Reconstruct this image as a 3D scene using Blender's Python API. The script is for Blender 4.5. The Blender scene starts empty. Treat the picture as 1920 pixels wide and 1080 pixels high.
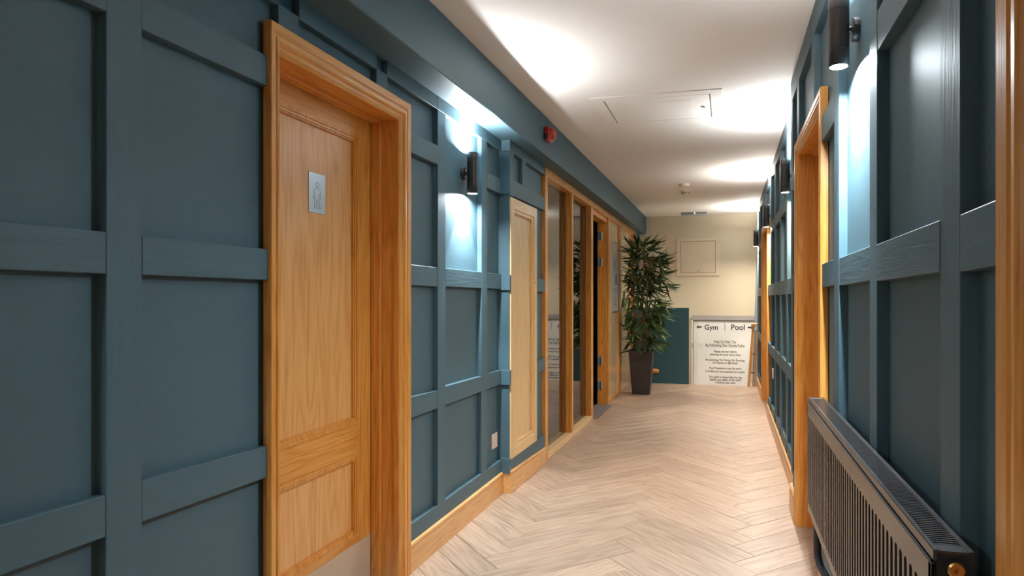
import bpy, bmesh, math, random
from mathutils import Vector, Matrix
random.seed(11)
SC = bpy.context.scene
COL = SC.collection

# ------------------------------------------------------------------ camera
cam_data = bpy.data.cameras.new('camera')
cam = bpy.data.objects.new('camera', cam_data)
COL.objects.link(cam)
SC.camera = cam
YAW = 13.773
cam.location = (0, 0, 1.25)
cam.rotation_euler = (math.radians(90), 0, math.radians(YAW))
cam_data.sensor_width = 36.0
cam_data.lens = 1232 / 1920 * 36.0
cam_data.shift_x = -102 / 1920
cam_data.shift_y = 19 / 1920
cam_data.clip_start = 0.02
cam_data.clip_end = 60

# ------------------------------------------------------------------ world, exposure
W = bpy.data.worlds.new('world')
SC.world = W
W.use_nodes = True
W.node_tree.nodes['Background'].inputs[0].default_value = (1.0, 0.9, 0.8, 1)
W.node_tree.nodes['Background'].inputs[1].default_value = 0.15
VS = SC.view_settings
SC.display_settings.display_device = 'sRGB'
VS.view_transform = 'Standard'
VS.look = 'None'
VS.gamma = 1.0
VS.use_curve_mapping = False
VS.exposure = 1.93
SC.cycles.max_bounces = 10
SC.cycles.diffuse_bounces = 6
SC.cycles.glossy_bounces = 4
SC.cycles.transmission_bounces = 6
SC.cycles.transparent_max_bounces = 8
SC.cycles.sample_clamp_indirect = 3.0
SC.cycles.caustics_reflective = False
SC.cycles.caustics_refractive = False
SC.cycles.use_denoising = True

LAMP_COL = (0.93, 0.97, 1.0)       # cool white LED
LAMP_COOL = (0.82, 0.93, 1.0)
LAMP_NEUTRAL = (1.0, 0.97, 0.93)
LAMP_WARM = (1.0, 0.84, 0.66)
WIDE_UP, WIDE_DOWN = 5.6, 9.0       # soft wide part of each sconce beam, W
STAIR = 2.2
CORE_UP, CORE_DOWN = 20.0, 24.0       # narrow core, W

# ------------------------------------------------------------------ materials
def lin(r, g, b):
    def q(v):
        v /= 255.0
        return v / 12.92 if v <= 0.04045 else ((v + 0.055) / 1.055) ** 2.4
    return (q(r), q(g), q(b), 1)

def new_mat(name):
    m = bpy.data.materials.new(name)
    m.use_nodes = True
    return m, m.node_tree.nodes, m.node_tree.links, m.node_tree.nodes['Principled BSDF']

def plain(name, col, rough=0.5, metal=0.0, spec=0.5, coat=0.0, noise=0.0, bump=0.0, scale=40):
    m, N, L, B = new_mat(name)
    B.inputs['Base Color'].default_value = col
    B.inputs['Roughness'].default_value = rough
    B.inputs['Metallic'].default_value = metal
    B.inputs['Specular IOR Level'].default_value = spec
    B.inputs['Coat Weight'].default_value = coat
    B.inputs['Coat Roughness'].default_value = 0.1
    if noise or bump:
        tc = N.new('ShaderNodeTexCoord')
        nz = N.new('ShaderNodeTexNoise')
        nz.inputs['Scale'].default_value = scale
        nz.inputs['Detail'].default_value = 5
        L.new(tc.outputs['Object'], nz.inputs['Vector'])
        if noise:
            mx = N.new('ShaderNodeMix'); mx.data_type = 'RGBA'
            mx.inputs['A'].default_value = tuple(c * (1 - noise) for c in col[:3]) + (1,)
            mx.inputs['B'].default_value = tuple(min(1, c * (1 + noise)) for c in col[:3]) + (1,)
            L.new(nz.outputs['Fac'], mx.inputs['Factor'])
            L.new(mx.outputs['Result'], B.inputs['Base Color'])
        if bump:
            bp = N.new('ShaderNodeBump')
            bp.inputs['Strength'].default_value = bump
            bp.inputs['Distance'].default_value = 0.002
            L.new(nz.outputs['Fac'], bp.inputs['Height'])
            L.new(bp.outputs['Normal'], B.inputs['Normal'])
    return m

def emit(name, col, strength):
    m, N, L, B = new_mat(name)
    B.inputs['Base Color'].default_value = (0.8, 0.8, 0.8, 1)
    B.inputs['Emission Color'].default_value = col
    B.inputs['Emission Strength'].default_value = strength
    return m

def grain_coords(N, L, axis, long_scale, cross_scale):
    """object coordinates, stretched along the grain axis; per-object offset"""
    tc = N.new('ShaderNodeTexCoord')
    oi = N.new('ShaderNodeObjectInfo')
    off = N.new('ShaderNodeVectorMath'); off.operation = 'MULTIPLY_ADD'
    cmb = N.new('ShaderNodeCombineXYZ')
    for i in range(3):
        L.new(oi.outputs['Random'], cmb.inputs[i])
    L.new(cmb.outputs[0], off.inputs[0])
    off.inputs[1].default_value = (7.3, 11.7, 5.1)
    L.new(tc.outputs['Object'], off.inputs[2])
    mp = N.new('ShaderNodeMapping')
    s = [cross_scale] * 3
    s['xyz'.index(axis)] = long_scale
    mp.inputs['Scale'].default_value = s
    L.new(off.outputs[0], mp.inputs['Vector'])
    return mp, oi

def wood(name, dark, mid, light, axis='z', rough=0.38, coat=0.25, figure=0.55, var=0.12, fig_scale=1.0):
    m, N, L, B = new_mat(name)
    mp, oi = grain_coords(N, L, axis, 0.9 * fig_scale, 9.0 * fig_scale)
    n1 = N.new('ShaderNodeTexNoise'); n1.inputs['Scale'].default_value = 1.0
    n1.inputs['Detail'].default_value = 2; n1.inputs['Distortion'].default_value = 0.3
    L.new(mp.outputs[0], n1.inputs['Vector'])
    mul = N.new('ShaderNodeMath'); mul.operation = 'MULTIPLY'; mul.inputs[1].default_value = 9.0
    L.new(n1.outputs['Fac'], mul.inputs[0])
    fr = N.new('ShaderNodeMath'); fr.operation = 'PINGPONG'; fr.inputs[1].default_value = 0.5
    L.new(mul.outputs[0], fr.inputs[0])
    mp2, _ = grain_coords(N, L, axis, 6.0, 170.0)
    n2 = N.new('ShaderNodeTexNoise'); n2.inputs['Scale'].default_value = 1.0; n2.inputs['Detail'].default_value = 4
    L.new(mp2.outputs[0], n2.inputs['Vector'])
    a = N.new('ShaderNodeMath'); a.operation = 'MULTIPLY_ADD'
    L.new(fr.outputs[0], a.inputs[0]); a.inputs[1].default_value = figure
    b = N.new('ShaderNodeMath'); b.operation = 'MULTIPLY'; b.inputs[1].default_value = 0.9
    L.new(n2.outputs['Fac'], b.inputs[0]); L.new(b.outputs[0], a.inputs[2])
    cr = N.new('ShaderNodeValToRGB')
    cr.color_ramp.elements[0].position = 0.25; cr.color_ramp.elements[0].color = dark
    cr.color_ramp.elements[1].position = 0.85; cr.color_ramp.elements[1].color = light
    e = cr.color_ramp.elements.new(0.52); e.color = mid
    L.new(a.outputs[0], cr.inputs['Fac'])
    hs = N.new('ShaderNodeHueSaturation')
    mr = N.new('ShaderNodeMapRange')
    mr.inputs['To Min'].default_value = 1 - var; mr.inputs['To Max'].default_value = 1 + var
    L.new(oi.outputs['Random'], mr.inputs['Value'])
    L.new(mr.outputs[0], hs.inputs['Value'])
    L.new(cr.outputs['Color'], hs.inputs['Color'])
    L.new(hs.outputs['Color'], B.inputs['Base Color'])
    B.inputs['Roughness'].default_value = rough
    B.inputs['Coat Weight'].default_value = coat
    B.inputs['Coat Roughness'].default_value = 0.2
    bp = N.new('ShaderNodeBump'); bp.inputs['Strength'].default_value = 0.12; bp.inputs['Distance'].default_value = 0.001
    L.new(n2.outputs['Fac'], bp.inputs['Height'])
    L.new(bp.outputs['Normal'], B.inputs['Normal'])
    return m

def painted(name, col, axis='z', rough=0.5, bump=0.35):
    """blue paint over timber: the grain telegraphs through as fine relief"""
    m, N, L, B = new_mat(name)
    mp, oi = grain_coords(N, L, axis, 5.0, 60.0)
    n1 = N.new('ShaderNodeTexNoise'); n1.inputs['Scale'].default_value = 1.0
    n1.inputs['Detail'].default_value = 4; n1.inputs['Distortion'].default_value = 0.8
    L.new(mp.outputs[0], n1.inputs['Vector'])
    mx = N.new('ShaderNodeMix'); mx.data_type = 'RGBA'
    mx.inputs['A'].default_value = tuple(c * 0.9 for c in col[:3]) + (1,)
    mx.inputs['B'].default_value = tuple(c * 1.1 for c in col[:3]) + (1,)
    L.new(n1.outputs['Fac'], mx.inputs['Factor'])
    L.new(mx.outputs['Result'], B.inputs['Base Color'])
    B.inputs['Roughness'].default_value = rough
    B.inputs['Specular IOR Level'].default_value = 0.35
    bp = N.new('ShaderNodeBump'); bp.inputs['Strength'].default_value = bump; bp.inputs['Distance'].default_value = 0.0015
    L.new(n1.outputs['Fac'], bp.inputs['Height'])
    L.new(bp.outputs['Normal'], B.inputs['Normal'])
    return m

BLUE = lin(75, 101, 111)
M = {}
M['blue'] = plain('blue_paint', BLUE, 0.52, spec=0.35, noise=0.06, bump=0.15, scale=25)
M['blue_z'] = painted('blue_paint_vertical', BLUE, 'z')
M['blue_y'] = painted('blue_paint_along', BLUE, 'y', bump=0.5)
M['blue_x'] = painted('blue_paint_across', BLUE, 'x')
M['teal'] = plain('teal_paint', lin(40, 84, 94), 0.45, noise=0.05, scale=8)
OD, OM, OL = lin(180, 108, 40), lin(214, 143, 60), lin(224, 162, 84)
M['oak_z'] = wood('oak_vertical', OD, OM, OL, 'z', var=0.05)
M['oak_y'] = wood('oak_along', OD, OM, OL, 'y', var=0.05)
M['oak_x'] = wood('oak_across', OD, OM, OL, 'x', var=0.05)
DD, DM, DL = lin(196, 132, 70), lin(221, 160, 92), lin(230, 178, 112)
M['door_z'] = wood('door_veneer', DD, DM, DL, 'z', var=0.02, figure=0.5, fig_scale=0.8)
PD, PM, PL = lin(206, 166, 112), lin(224, 190, 138), lin(232, 202, 154)
M['pale_z'] = wood('pale_oak_vertical', PD, PM, PL, 'z', var=0.04, figure=0.35)
M['pale_y'] = wood('pale_oak_along', PD, PM, PL, 'y', var=0.04, figure=0.35)
M['base_y'] = wood('skirting_oak', lin(196, 138, 78), lin(222, 168, 104), lin(232, 184, 124), 'y', var=0.03, figure=0.4)
M['birch'] = wood('birch_board', lin(238, 208, 160), lin(247, 222, 176), lin(250, 228, 188), 'z', rough=0.22, coat=1.0, var=0.02, figure=0.25)
M['plank'] = wood('floor_plank', lin(136, 112, 92), lin(171, 145, 124), lin(190, 166, 146), 'x', rough=0.40, coat=0.05, figure=0.42, var=0.10)
M['joint'] = plain('floor_joint', lin(96, 72, 54), 0.8)
M['ceil'] = plain('ceiling_paint', lin(243, 237, 230), 0.75, bump=0.05, scale=60)
M['endwall'] = plain('cream_paint', lin(216, 202, 176), 0.7, bump=0.05, scale=60)
M['white'] = plain('white_gloss', lin(228, 220, 208), 0.4)
M['cream'] = plain('cream_gloss', lin(222, 204, 178), 0.45)
M['gap'] = plain('shadow_gap', lin(150, 132, 114), 0.8)
M['grey'] = plain('grey_paint', lin(168, 164, 160), 0.5)
M['slate'] = plain('slate_paint', lin(132, 142, 148), 0.5)
M['black'] = plain('bronze_black_metal', lin(58, 50, 48), 0.35, metal=0.4)
M['blackp'] = plain('black_plastic', lin(24, 23, 24), 0.35, noise=0.1)
M['pot'] = plain('pot_plastic', lin(46, 40, 40), 0.38, noise=0.05)
M['soil'] = plain('soil', lin(54, 40, 30), 0.95, noise=0.4, bump=1.0, scale=90)
M['rad'] = plain('anthracite_enamel', lin(66, 64, 65), 0.26, metal=0.35, spec=0.8)
M['rad_dark'] = plain('anthracite_recess', lin(16, 16, 17), 0.6)
M['rad_side'] = plain('anthracite_matt', lin(38, 38, 39), 0.6, spec=0.3)
M['lag'] = plain('pipe_lagging', lin(46, 54, 62), 0.6, noise=0.1)
M['brass'] = plain('brass', lin(196, 150, 92), 0.3, metal=0.9)
M['steel'] = plain('brushed_steel', lin(196, 200, 204), 0.32, metal=0.9, noise=0.05, scale=30)
M['etch'] = plain('etched_grey', lin(176, 182, 186), 0.6)
M['chrome'] = plain('hinge_steel', lin(172, 172, 174), 0.3, metal=0.5)
M['red'] = plain('red_plastic', lin(176, 20, 12), 0.25, coat=0.5)
M['kick'] = plain('kick_laminate', lin(196, 172, 148), 0.45, noise=0.12, scale=14)
M['sock'] = plain('socket_plastic', lin(224, 206, 196), 0.35)
M['sign'] = plain('sign_board', lin(242, 242, 238), 0.4)
M['ink'] = plain('sign_ink', lin(70, 66, 62), 0.6)
M['ink2'] = plain('sign_ink_light', lin(96, 92, 86), 0.6)
M['paper'] = plain('notice_paper', lin(196, 200, 206), 0.3, noise=0.12, scale=20)
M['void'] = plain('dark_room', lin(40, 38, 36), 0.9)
M['mat'] = plain('grey_mat', lin(126, 118, 114), 0.6, metal=0.2, noise=0.25, scale=200)
M['leaf'] = plain('bamboo_leaf', lin(62, 88, 46), 0.42, noise=0.35, scale=6)
M['leaf2'] = plain('bamboo_leaf_pale', lin(108, 128, 58), 0.42, noise=0.3, scale=6)
M['cane'] = plain('bamboo_cane', lin(136, 104, 60), 0.5, noise=0.25, scale=20)
M['lens'] = emit('lamp_lens', (1.0, 0.9, 0.78, 1), 14.0)
M['opal'] = emit('opal_glass', (1.0, 0.88, 0.72, 1), 3.0)
M['led'] = emit('status_led', (0.8, 1.0, 0.3, 1), 3.0)

def glass_mat():
    m = bpy.data.materials.new('pane_glass'); m.use_nodes = True
    N, L = m.node_tree.nodes, m.node_tree.links
    N.clear()
    out = N.new('ShaderNodeOutputMaterial')
    mix = N.new('ShaderNodeMixShader')
    fr = N.new('ShaderNodeFresnel'); fr.inputs['IOR'].default_value = 2.3
    tr = N.new('ShaderNodeBsdfTransparent'); tr.inputs[0].default_value = (0.82, 0.85, 0.84, 1)
    gl = N.new('ShaderNodeBsdfGlossy'); gl.inputs['Roughness'].default_value = 0.015
    gl.inputs[0].default_value = (0.95, 0.95, 0.95, 1)
    L.new(fr.outputs[0], mix.inputs[0]); L.new(tr.outputs[0], mix.inputs[1]); L.new(gl.outputs[0], mix.inputs[2])
    L.new(mix.outputs[0], out.inputs[0])
    return m
M['glass'] = glass_mat()

# ------------------------------------------------------------------ helpers
def link(name, me, mat, parent=None):
    o = bpy.data.objects.new(name, me)
    COL.objects.link(o)
    if mat is not None and not me.materials:
        me.materials.append(mat)
    if parent is not None:
        o.parent = parent
    return o

def done(name, bm, mat, parent=None, smooth=False):
    bmesh.ops.recalc_face_normals(bm, faces=bm.faces)
    me = bpy.data.meshes.new(name)
    bm.to_mesh(me); bm.free()
    if smooth:
        for p in me.polygons:
            p.use_smooth = True
        try:
            me.set_sharp_from_angle(angle=math.radians(35))
        except Exception:
            pass
    return link(name, me, mat, parent)

def hexa(bm, pts, bevel=0.0):
    """eight corners: bottom ring of four, then top ring of four"""
    vs = [bm.verts.new(p) for p in pts]
    fs = [bm.faces.new([vs[i] for i in q]) for q in
          ((3, 2, 1, 0), (4, 5, 6, 7), (0, 1, 5, 4), (1, 2, 6, 5), (2, 3, 7, 6), (3, 0, 4, 7))]
    if bevel:
        es = list({e for f in fs for e in f.edges})
        bmesh.ops.bevel(bm, geom=es, offset=bevel, segments=1, affect='EDGES')

def bx(bm, x0, x1, y0, y1, z0, z1, bevel=0.0):
    x0, x1 = sorted((x0, x1)); y0, y1 = sorted((y0, y1)); z0, z1 = sorted((z0, z1))
    hexa(bm, [(x0, y0, z0), (x1, y0, z0), (x1, y1, z0), (x0, y1, z0),
              (x0, y0, z1), (x1, y0, z1), (x1, y1, z1), (x0, y1, z1)], bevel)

def box(name, x0, x1, y0, y1, z0, z1, mat, parent=None, bevel=0.0):
    bm = bmesh.new()
    bx(bm, x0, x1, y0, y1, z0, z1, bevel)
    return done(name, bm, mat, parent)

def boxes(name, lst, mat, parent=None, bevel=0.0):
    bm = bmesh.new()
    for b in lst:
        bx(bm, *b, bevel)
    return done(name, bm, mat, parent)

def cyl(bm, p0, p1, r0, r1=None, seg=20, caps=True):
    r1 = r0 if r1 is None else r1
    p0, p1 = Vector(p0), Vector(p1)
    d = (p1 - p0).normalized()
    u = d.orthogonal().normalized(); v = d.cross(u)
    ra, rb = [], []
    for i in range(seg):
        a = 2 * math.pi * i / seg
        k = u * math.cos(a) + v * math.sin(a)
        ra.append(bm.verts.new(p0 + k * r0)); rb.append(bm.verts.new(p1 + k * r1))
    for i in range(seg):
        j = (i + 1) % seg
        bm.faces.new((ra[i], ra[j], rb[j], rb[i]))
    if caps:
        bm.faces.new(ra[::-1]); bm.faces.new(rb)

def lathe(bm, origin, axis, prof, seg=24, cap0=True, cap1=True):
    """prof: (distance along axis, radius)"""
    o, d = Vector(origin), Vector(axis).normalized()
    u = d.orthogonal().normalized(); v = d.cross(u)
    rings = []
    for t, r in prof:
        rings.append([bm.verts.new(o + d * t + (u * math.cos(2 * math.pi * i / seg) + v * math.sin(2 * math.pi * i / seg)) * r)
                      for i in range(seg)])
    for a, b in zip(rings, rings[1:]):
        for i in range(seg):
            j = (i + 1) % seg
            bm.faces.new((a[i], a[j], b[j], b[i]))
    if cap0: bm.faces.new(rings[0][::-1])
    if cap1: bm.faces.new(rings[-1])

def tube(bm, pts, rad, seg=8):
    pts = [Vector(p) for p in pts]
    rings = []
    u = None
    for i, p in enumerate(pts):
        d = (pts[min(i + 1, len(pts) - 1)] - pts[max(i - 1, 0)]).normalized()
        u = d.orthogonal() if u is None else u - d * u.dot(d)      # carried along, so the tube never twists
        u = u.normalized()
        v = d.cross(u)
        r = rad[i] if isinstance(rad, (list, tuple)) else rad
        rings.append([bm.verts.new(p + (u * math.cos(2 * math.pi * k / seg) + v * math.sin(2 * math.pi * k / seg)) * r) for k in range(seg)])
    for a, b in zip(rings, rings[1:]):
        for i in range(seg):
            j = (i + 1) % seg
            bm.faces.new((a[i], a[j], b[j], b[i]))
    bm.faces.new(rings[0][::-1]); bm.faces.new(rings[-1])

def sweep_y(bm, prof, y0, y1, dz1=0.0, dx0=0.0, dx1=0.0):
    """closed (x, z) profile drawn along y"""
    top = max(z for _, z in prof)
    a = [bm.verts.new((x, y0, z)) for x, z in prof]
    b = [bm.verts.new((x, y1, z * (1 + dz1 / top))) for x, z in prof]
    n = len(prof)
    for i in range(n):
        j = (i + 1) % n
        bm.faces.new((a[i], a[j], b[j], b[i]))
    bm.faces.new(a[::-1]); bm.faces.new(b)

def tag(o, label, cat, group=None, kind=None):
    o['label'] = label; o['category'] = cat
    if group: o['group'] = group
    if kind: o['kind'] = kind
    return o

def root(name, loc, label, cat, group=None, kind=None):
    o = bpy.data.objects.new(name, None)
    o.empty_display_size = 0.05
    COL.objects.link(o)
    o.location = loc
    tag(o, label, cat, group, kind)
    return o

def ch(parent, o):
    """o is built in world coordinates; parent is a placed Empty or a part already built in world coordinates"""
    o.parent = parent
    if parent.parent is None and parent.type == 'EMPTY':
        o.matrix_parent_inverse = Matrix.Translation(-Vector(parent.location))
    return o

ZC = 2.534           # ceiling
YB, YE, YF = -2.2, 10.36, 9.69   # rear wall, end wall, far edge of the floor

# ------------------------------------------------------------------ floor: herringbone planks
floor = box('floor', -1.42, 0.50, YB, YF, -0.10, -0.013, M['joint'])
tag(floor, 'pale oak herringbone floor running the length of the corridor', 'floor', kind='structure')
PW, PLN = 0.1552, 0.822
D1 = Vector((1, -1)) / math.sqrt(2); NN = Vector((1, 1)) / math.sqrt(2)
A0 = Vector((-0.558, 3.124))
def clip(poly, f):
    out = []
    for i in range(len(poly)):
        p, q = poly[i], poly[(i + 1) % len(poly)]
        fp, fq = f(p), f(q)
        if fp >= 0: out.append(p)
        if (fp >= 0) != (fq >= 0): out.append(p + (q - p) * (fp / (fp - fq)))
    return out
def plank(o2, d, n):
    g = 0.0010
    poly = [o2 + d * g + n * g, o2 + d * (PLN - g) + n * g, o2 + d * (PLN - g) + n * (PW - g), o2 + d * g + n * (PW - g)]
    for f in (lambda p: p.x + 1.40, lambda p: 0.50 - p.x, lambda p: p.y - YB, lambda p: YF - p.y):
        poly = clip(poly, f)
        if len(poly) < 3: return
    ar = abs(sum(a.x * b.y - b.x * a.y for a, b in zip(poly, poly[1:] + poly[:1]))) / 2
    if ar < 0.0006: return
    c = o2 + d * PLN / 2 + n * PW / 2
    ang = math.atan2(d.y, d.x)
    ca, sa = math.cos(-ang), math.sin(-ang)
    loc = [((p - c).x * ca - (p - c).y * sa, (p - c).x * sa + (p - c).y * ca) for p in poly]
    bm = bmesh.new()
    b = [bm.verts.new((x, y, -0.012)) for x, y in loc]
    t = [bm.verts.new((x, y, 0)) for x, y in loc]
    k = len(loc)
    bm.faces.new(t)
    for i in range(k):
        j = (i + 1) % k
        bm.faces.new((b[i], b[j], t[j], t[i]))
    try:
        bmesh.ops.bevel(bm, geom=[e for e in bm.edges if e.verts[0] in t and e.verts[1] in t], offset=0.0012, segments=1, affect='EDGES')
    except Exception:
        pass
    o = done('plank', bm, M['plank'], floor)
    o.location = (c.x, c.y, -0.0006 * random.random())
    o.rotation_euler = (0, 0, ang)
for col in range(-2, 3):
    for k in range(-32, 42):
        a = A0 + Vector((math.sqrt(2) * PLN * col, math.sqrt(2) * PW * k))
        plank(a, D1, NN)
        b = a + D1 * PLN
        # perpendicular plank: along NN, its width along D1
        plank(b, NN, D1)

# ------------------------------------------------------------------ ceiling, beam, end of the corridor
ceiling = tag(box('ceiling', -1.75, 0.75, YB, YE + 0.1, ZC, ZC + 0.1, M['ceil']),
              'off-white plaster ceiling above the corridor', 'ceiling', kind='structure')
beam = tag(box('trim_1', -1.60, -1.247, YB, YE, 2.26, ZC - 0.001, M['blue'], bevel=0.004),
           'deep blue boxed beam along the ceiling over the panelled wall with the restroom door', 'beam', kind='structure')
wall_end = tag(box('wall_end', -1.75, 0.75, YE, YE + 0.12, -0.5, ZC, M['endwall']),
               'cream end wall above the Gym and Pool sign', 'wall', kind='structure')
wall_rear = tag(box('wall_rear', -1.75, 0.75, YB - 0.1, YB, -0.1, ZC, M['endwall']),
                'cream wall closing the corridor behind the viewer', 'wall', kind='structure')
landing = tag(box('floor_landing', -1.36, 0.46, YF, YE, -0.27, -0.17, M['plank']),
              'lower landing one step down in front of the Gym and Pool sign', 'floor', kind='structure')
half = tag(box('wall_half', -1.352, -0.545, YF + 0.003, YF + 0.085, -0.17, 1.108, M['teal'], bevel=0.003),
           'low teal wall closing off the stair behind the potted bamboo', 'wall', kind='structure')
trim2 = box('trim_2', -0.53, 0.43, YE - 0.045, YE - 0.001, 0.912, 0.985, M['grey'], bevel=0.003)
tag(trim2, 'grey ledge strip running above the Gym and Pool sign', 'trim', kind='structure')
trim3 = root('trim_3', (-0.525, YE - 0.03, -0.17), 'narrow white upright strip beside the low teal wall', 'trim', kind='structure')
ch(trim3, box('strip', -0.540, -0.518, YE - 0.05, YE - 0.001, -0.17, 0.912, M['white'], bevel=0.002))
ch(trim3, box('catch', -0.535, -0.508, YE - 0.075, YE - 0.05, 0.50, 0.56, M['grey'], bevel=0.003))
bm = bmesh.new()
hexa(bm, [(0.36, YE - 0.10, -0.17), (0.60, YE - 0.10, -0.17), (0.60, YE - 0.001, -0.17), (0.36, YE - 0.001, -0.17),
          (0.452, YE - 0.10, ZC - 0.001), (0.60, YE - 0.10, ZC - 0.001), (0.60, YE - 0.001, ZC - 0.001), (0.452, YE - 0.001, ZC - 0.001)])
trim4 = tag(done('trim_4', bm, M['slate']), 'grey sloping corner board where the end wall meets the panelled wall with four lamps', 'trim', kind='structure')

# ------------------------------------------------------------------ panelled wall with the restroom door
LF, LP, L2, L2P = -1.405, -1.433, -1.355, -1.383
wl = boxes('wall_left', [
    (LP, -1.62, YB, 1.80, 0, 2.27), (LP, -1.62, 2.70, 4.005, 0, 2.27), (LP, -1.62, 1.80, 2.70, 2.08, 2.27),
    (L2P, -1.62, 4.005, 4.84, 0, 2.27), (L2, -1.62, 9.895, YE, -0.17, 2.27)], M['blue'])
tag(wl, 'blue panelled wall with square battens around the restroom door', 'wall', kind='structure')
def batten(name, parent, xf, xb, y0, y1, za0, za1, zb0=None, zb1=None, mat=None):
    zb0 = za0 if zb0 is None else zb0; zb1 = za1 if zb1 is None else zb1
    bm = bmesh.new()
    x0, x1 = min(xf, xb), max(xf, xb)
    hexa(bm, [(x0, y0, za0), (x1, y0, za0), (x1, y1, zb0), (x0, y1, zb0),
              (x0, y0, za1), (x1, y0, za1), (x1, y1, zb1), (x0, y1, zb1)], 0.0015)
    return done(name, bm, mat, parent)
def lstile(y0, y1, z0=0.20, z1=2.2):
    batten('stile', wl, LF, LP - 0.005, y0, y1, z0, z1, mat=M['blue_z'])
def lrail(name, y0, y1, za0, za1, zb0=None, zb1=None, xf=LF, xb=LP - 0.005):
    batten(name, wl, xf + random.uniform(-0.0015, 0.0015), xb, y0, y1, za0, za1, zb0, zb1, M['blue_y'])
for y0, y1 in ((-1.26, -1.165), (-0.66, -0.565), (0.535, 0.63), (1.2313, 1.3275), (3.035, 3.1276), (3.636, 3.7297)):
    lstile(y0, y1)
lstile(-0.06, 0.035)
lstile(1.835, 1.94, 2.127, 2.2); lstile(2.445, 2.535, 2.127, 2.2)
for y0, y1 in ((YB, 1.83), (1.94, 2.445), (2.535, 3.035), (3.035, 3.73), (3.73, 3.985)):
    lrail('top_rail', y0, y1, 2.193, 2.262)
segs = [(-1.165, -0.66), (-0.565, -0.06), (0.035, 0.535), (0.63, 1.2313), (1.3275, 1.792)]
for i, (y0, y1) in enumerate(segs):
    lrail('rail', y0, y1, 1.915, 2.008, 1.917, 2.013)
    lrail('rail', y0, y1, 1.308, 1.403, 1.307, 1.404)
    if i == 4:
        lrail('rail', y0, y1, 0.696, 0.799, 0.686, 0.784)
    elif i == 3:
        lrail('rail', y0, y1, 0.703, 0.805, 0.694, 0.791)
    else:
        lrail('rail', y0, y1, 0.700, 0.797)
for y0, y1 in ((YB, -1.26), (2.718, 3.035), (3.1276, 3.636), (3.7297, 3.985)):
    if y0 != 3.1276:
        lrail('rail', y0, y1, 1.915, 2.006, 1.917, 2.012)
    lrail('rail', y0, y1, 1.310, 1.404, 1.308, 1.403)
    lrail('rail', y0, y1, 0.700, 0.797, 0.700, 0.790)
for y0, y1, t in ((YB, 1.79, 0.212), (2.72, 3.985, 0.216)):
    lrail('bottom_rail', y0, y1, 0.12, t)
# projecting bay with the pale oak hatch
for z0, z1 in ((1.918, 2.025), (1.300, 1.398), (0.695, 0.790), (0.13, 0.225), (2.19, 2.262)):
    batten('rail_return', wl, -1.347, LF - 0.004, 3.983, 4.006, z0, z1, mat=M['blue_x'])
batten('stile', wl, L2, L2P - 0.004, 4.006, 4.09, 1.91, 2.2, mat=M['blue_z'])
batten('stile', wl, L2, L2P - 0.004, 4.27, 4.36, 2.02, 2.2, mat=M['blue_z'])
batten('corner_slip', wl, -1.3565, LP - 0.004, 3.998, 4.0075, 0.13, 1.95, mat=M['blue_z'])
lrail('top_rail', 4.006, 4.835, 2.193, 2.262, xf=L2, xb=L2P - 0.004)
lrail('rail', 4.006, 4.835, 1.915, 2.022, 1.918, 2.015, xf=L2, xb=L2P - 0.004)
lrail('rail', 4.60, 4.85, 1.295, 1.394, 1.298, 1.396, xf=L2, xb=L2P - 0.004)
lrail('rail', 4.60, 4.85, 0.694, 0.785, 0.699, 0.790, xf=L2, xb=L2P - 0.004)
lrail('bottom_rail', 4.006, 4.835, 0.12, 0.222, 0.10, 0.206, xf=L2, xb=L2P - 0.004)

def skirting_profile(xf, xb, h):
    s = 1 if xf > xb else -1
    pts = [(xb, 0), (xf, 0), (xf, h - 0.036), (xf - s * 0.006, h - 0.032), (xf - s * 0.006, h - 0.029)]
    for i in range(7):
        a = -math.pi / 2 + math.pi * i / 6
        pts.append((xf - s * 0.008 + s * 0.010 * math.cos(a), h - 0.014 + 0.013 * math.sin(a)))
    pts += [(xf - s * 0.018, h), (xb, h)]
    return pts
def skirting(name, label, runs):
    r = None
    for i, (xf, xb, y0, y1, h, dz) in enumerate(runs):
        bm = bmesh.new()
        sweep_y(bm, skirting_profile(xf, xb, h), y0, y1, dz)
        if r is None:
            r = tag(done(name, bm, M['base_y'], None, True), label, 'skirting', kind='structure')
        else:
            done('board', bm, M['base_y'], r, True)
    return r
skirting('baseboard_left', 'pale oak skirting with rounded bead below the blue wall of the restroom door',
         [(-1.395, -1.45, 2.727, 4.0, 0.136, 0.003), (-1.395, -1.45, YB, 1.782, 0.136, 0),
          (-1.343, -1.40, 3.99, 4.834, 0.148, -0.034)])

# ------------------------------------------------------------------ door sets
def casing_piece(parent, xf, s, pts_in, pts_out, mat):
    """moulded architrave between two mitre lines: pts = (outer (y,z), inner (y,z)) at each end; s = +1 when the corridor lies towards +x"""
    prof = [(0, -0.030), (0, -0.003), (0.03, 0), (0.36, 0), (0.40, -0.004), (0.46, -0.004), (0.50, 0.000), (0.62, 0.001), (0.70, -0.002),
            (0.74, -0.008), (0.86, -0.010), (0.97, -0.014), (1, -0.018), (1, -0.040)]
    bm = bmesh.new()
    rings = []
    for (o, i) in (pts_in, pts_out):
        rings.append([bm.verts.new((xf + s * d, o[0] + (i[0] - o[0]) * w, o[1] + (i[1] - o[1]) * w)) for w, d in prof])
    n = len(prof)
    for k in range(n):
        j = (k + 1) % n
        bm.faces.new((rings[0][k], rings[0][j], rings[1][j], rings[1][k]))
    bm.faces.new(rings[0][::-1]); bm.faces.new(rings[1])
    return ch(parent, done('casing', bm, mat, None))

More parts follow.
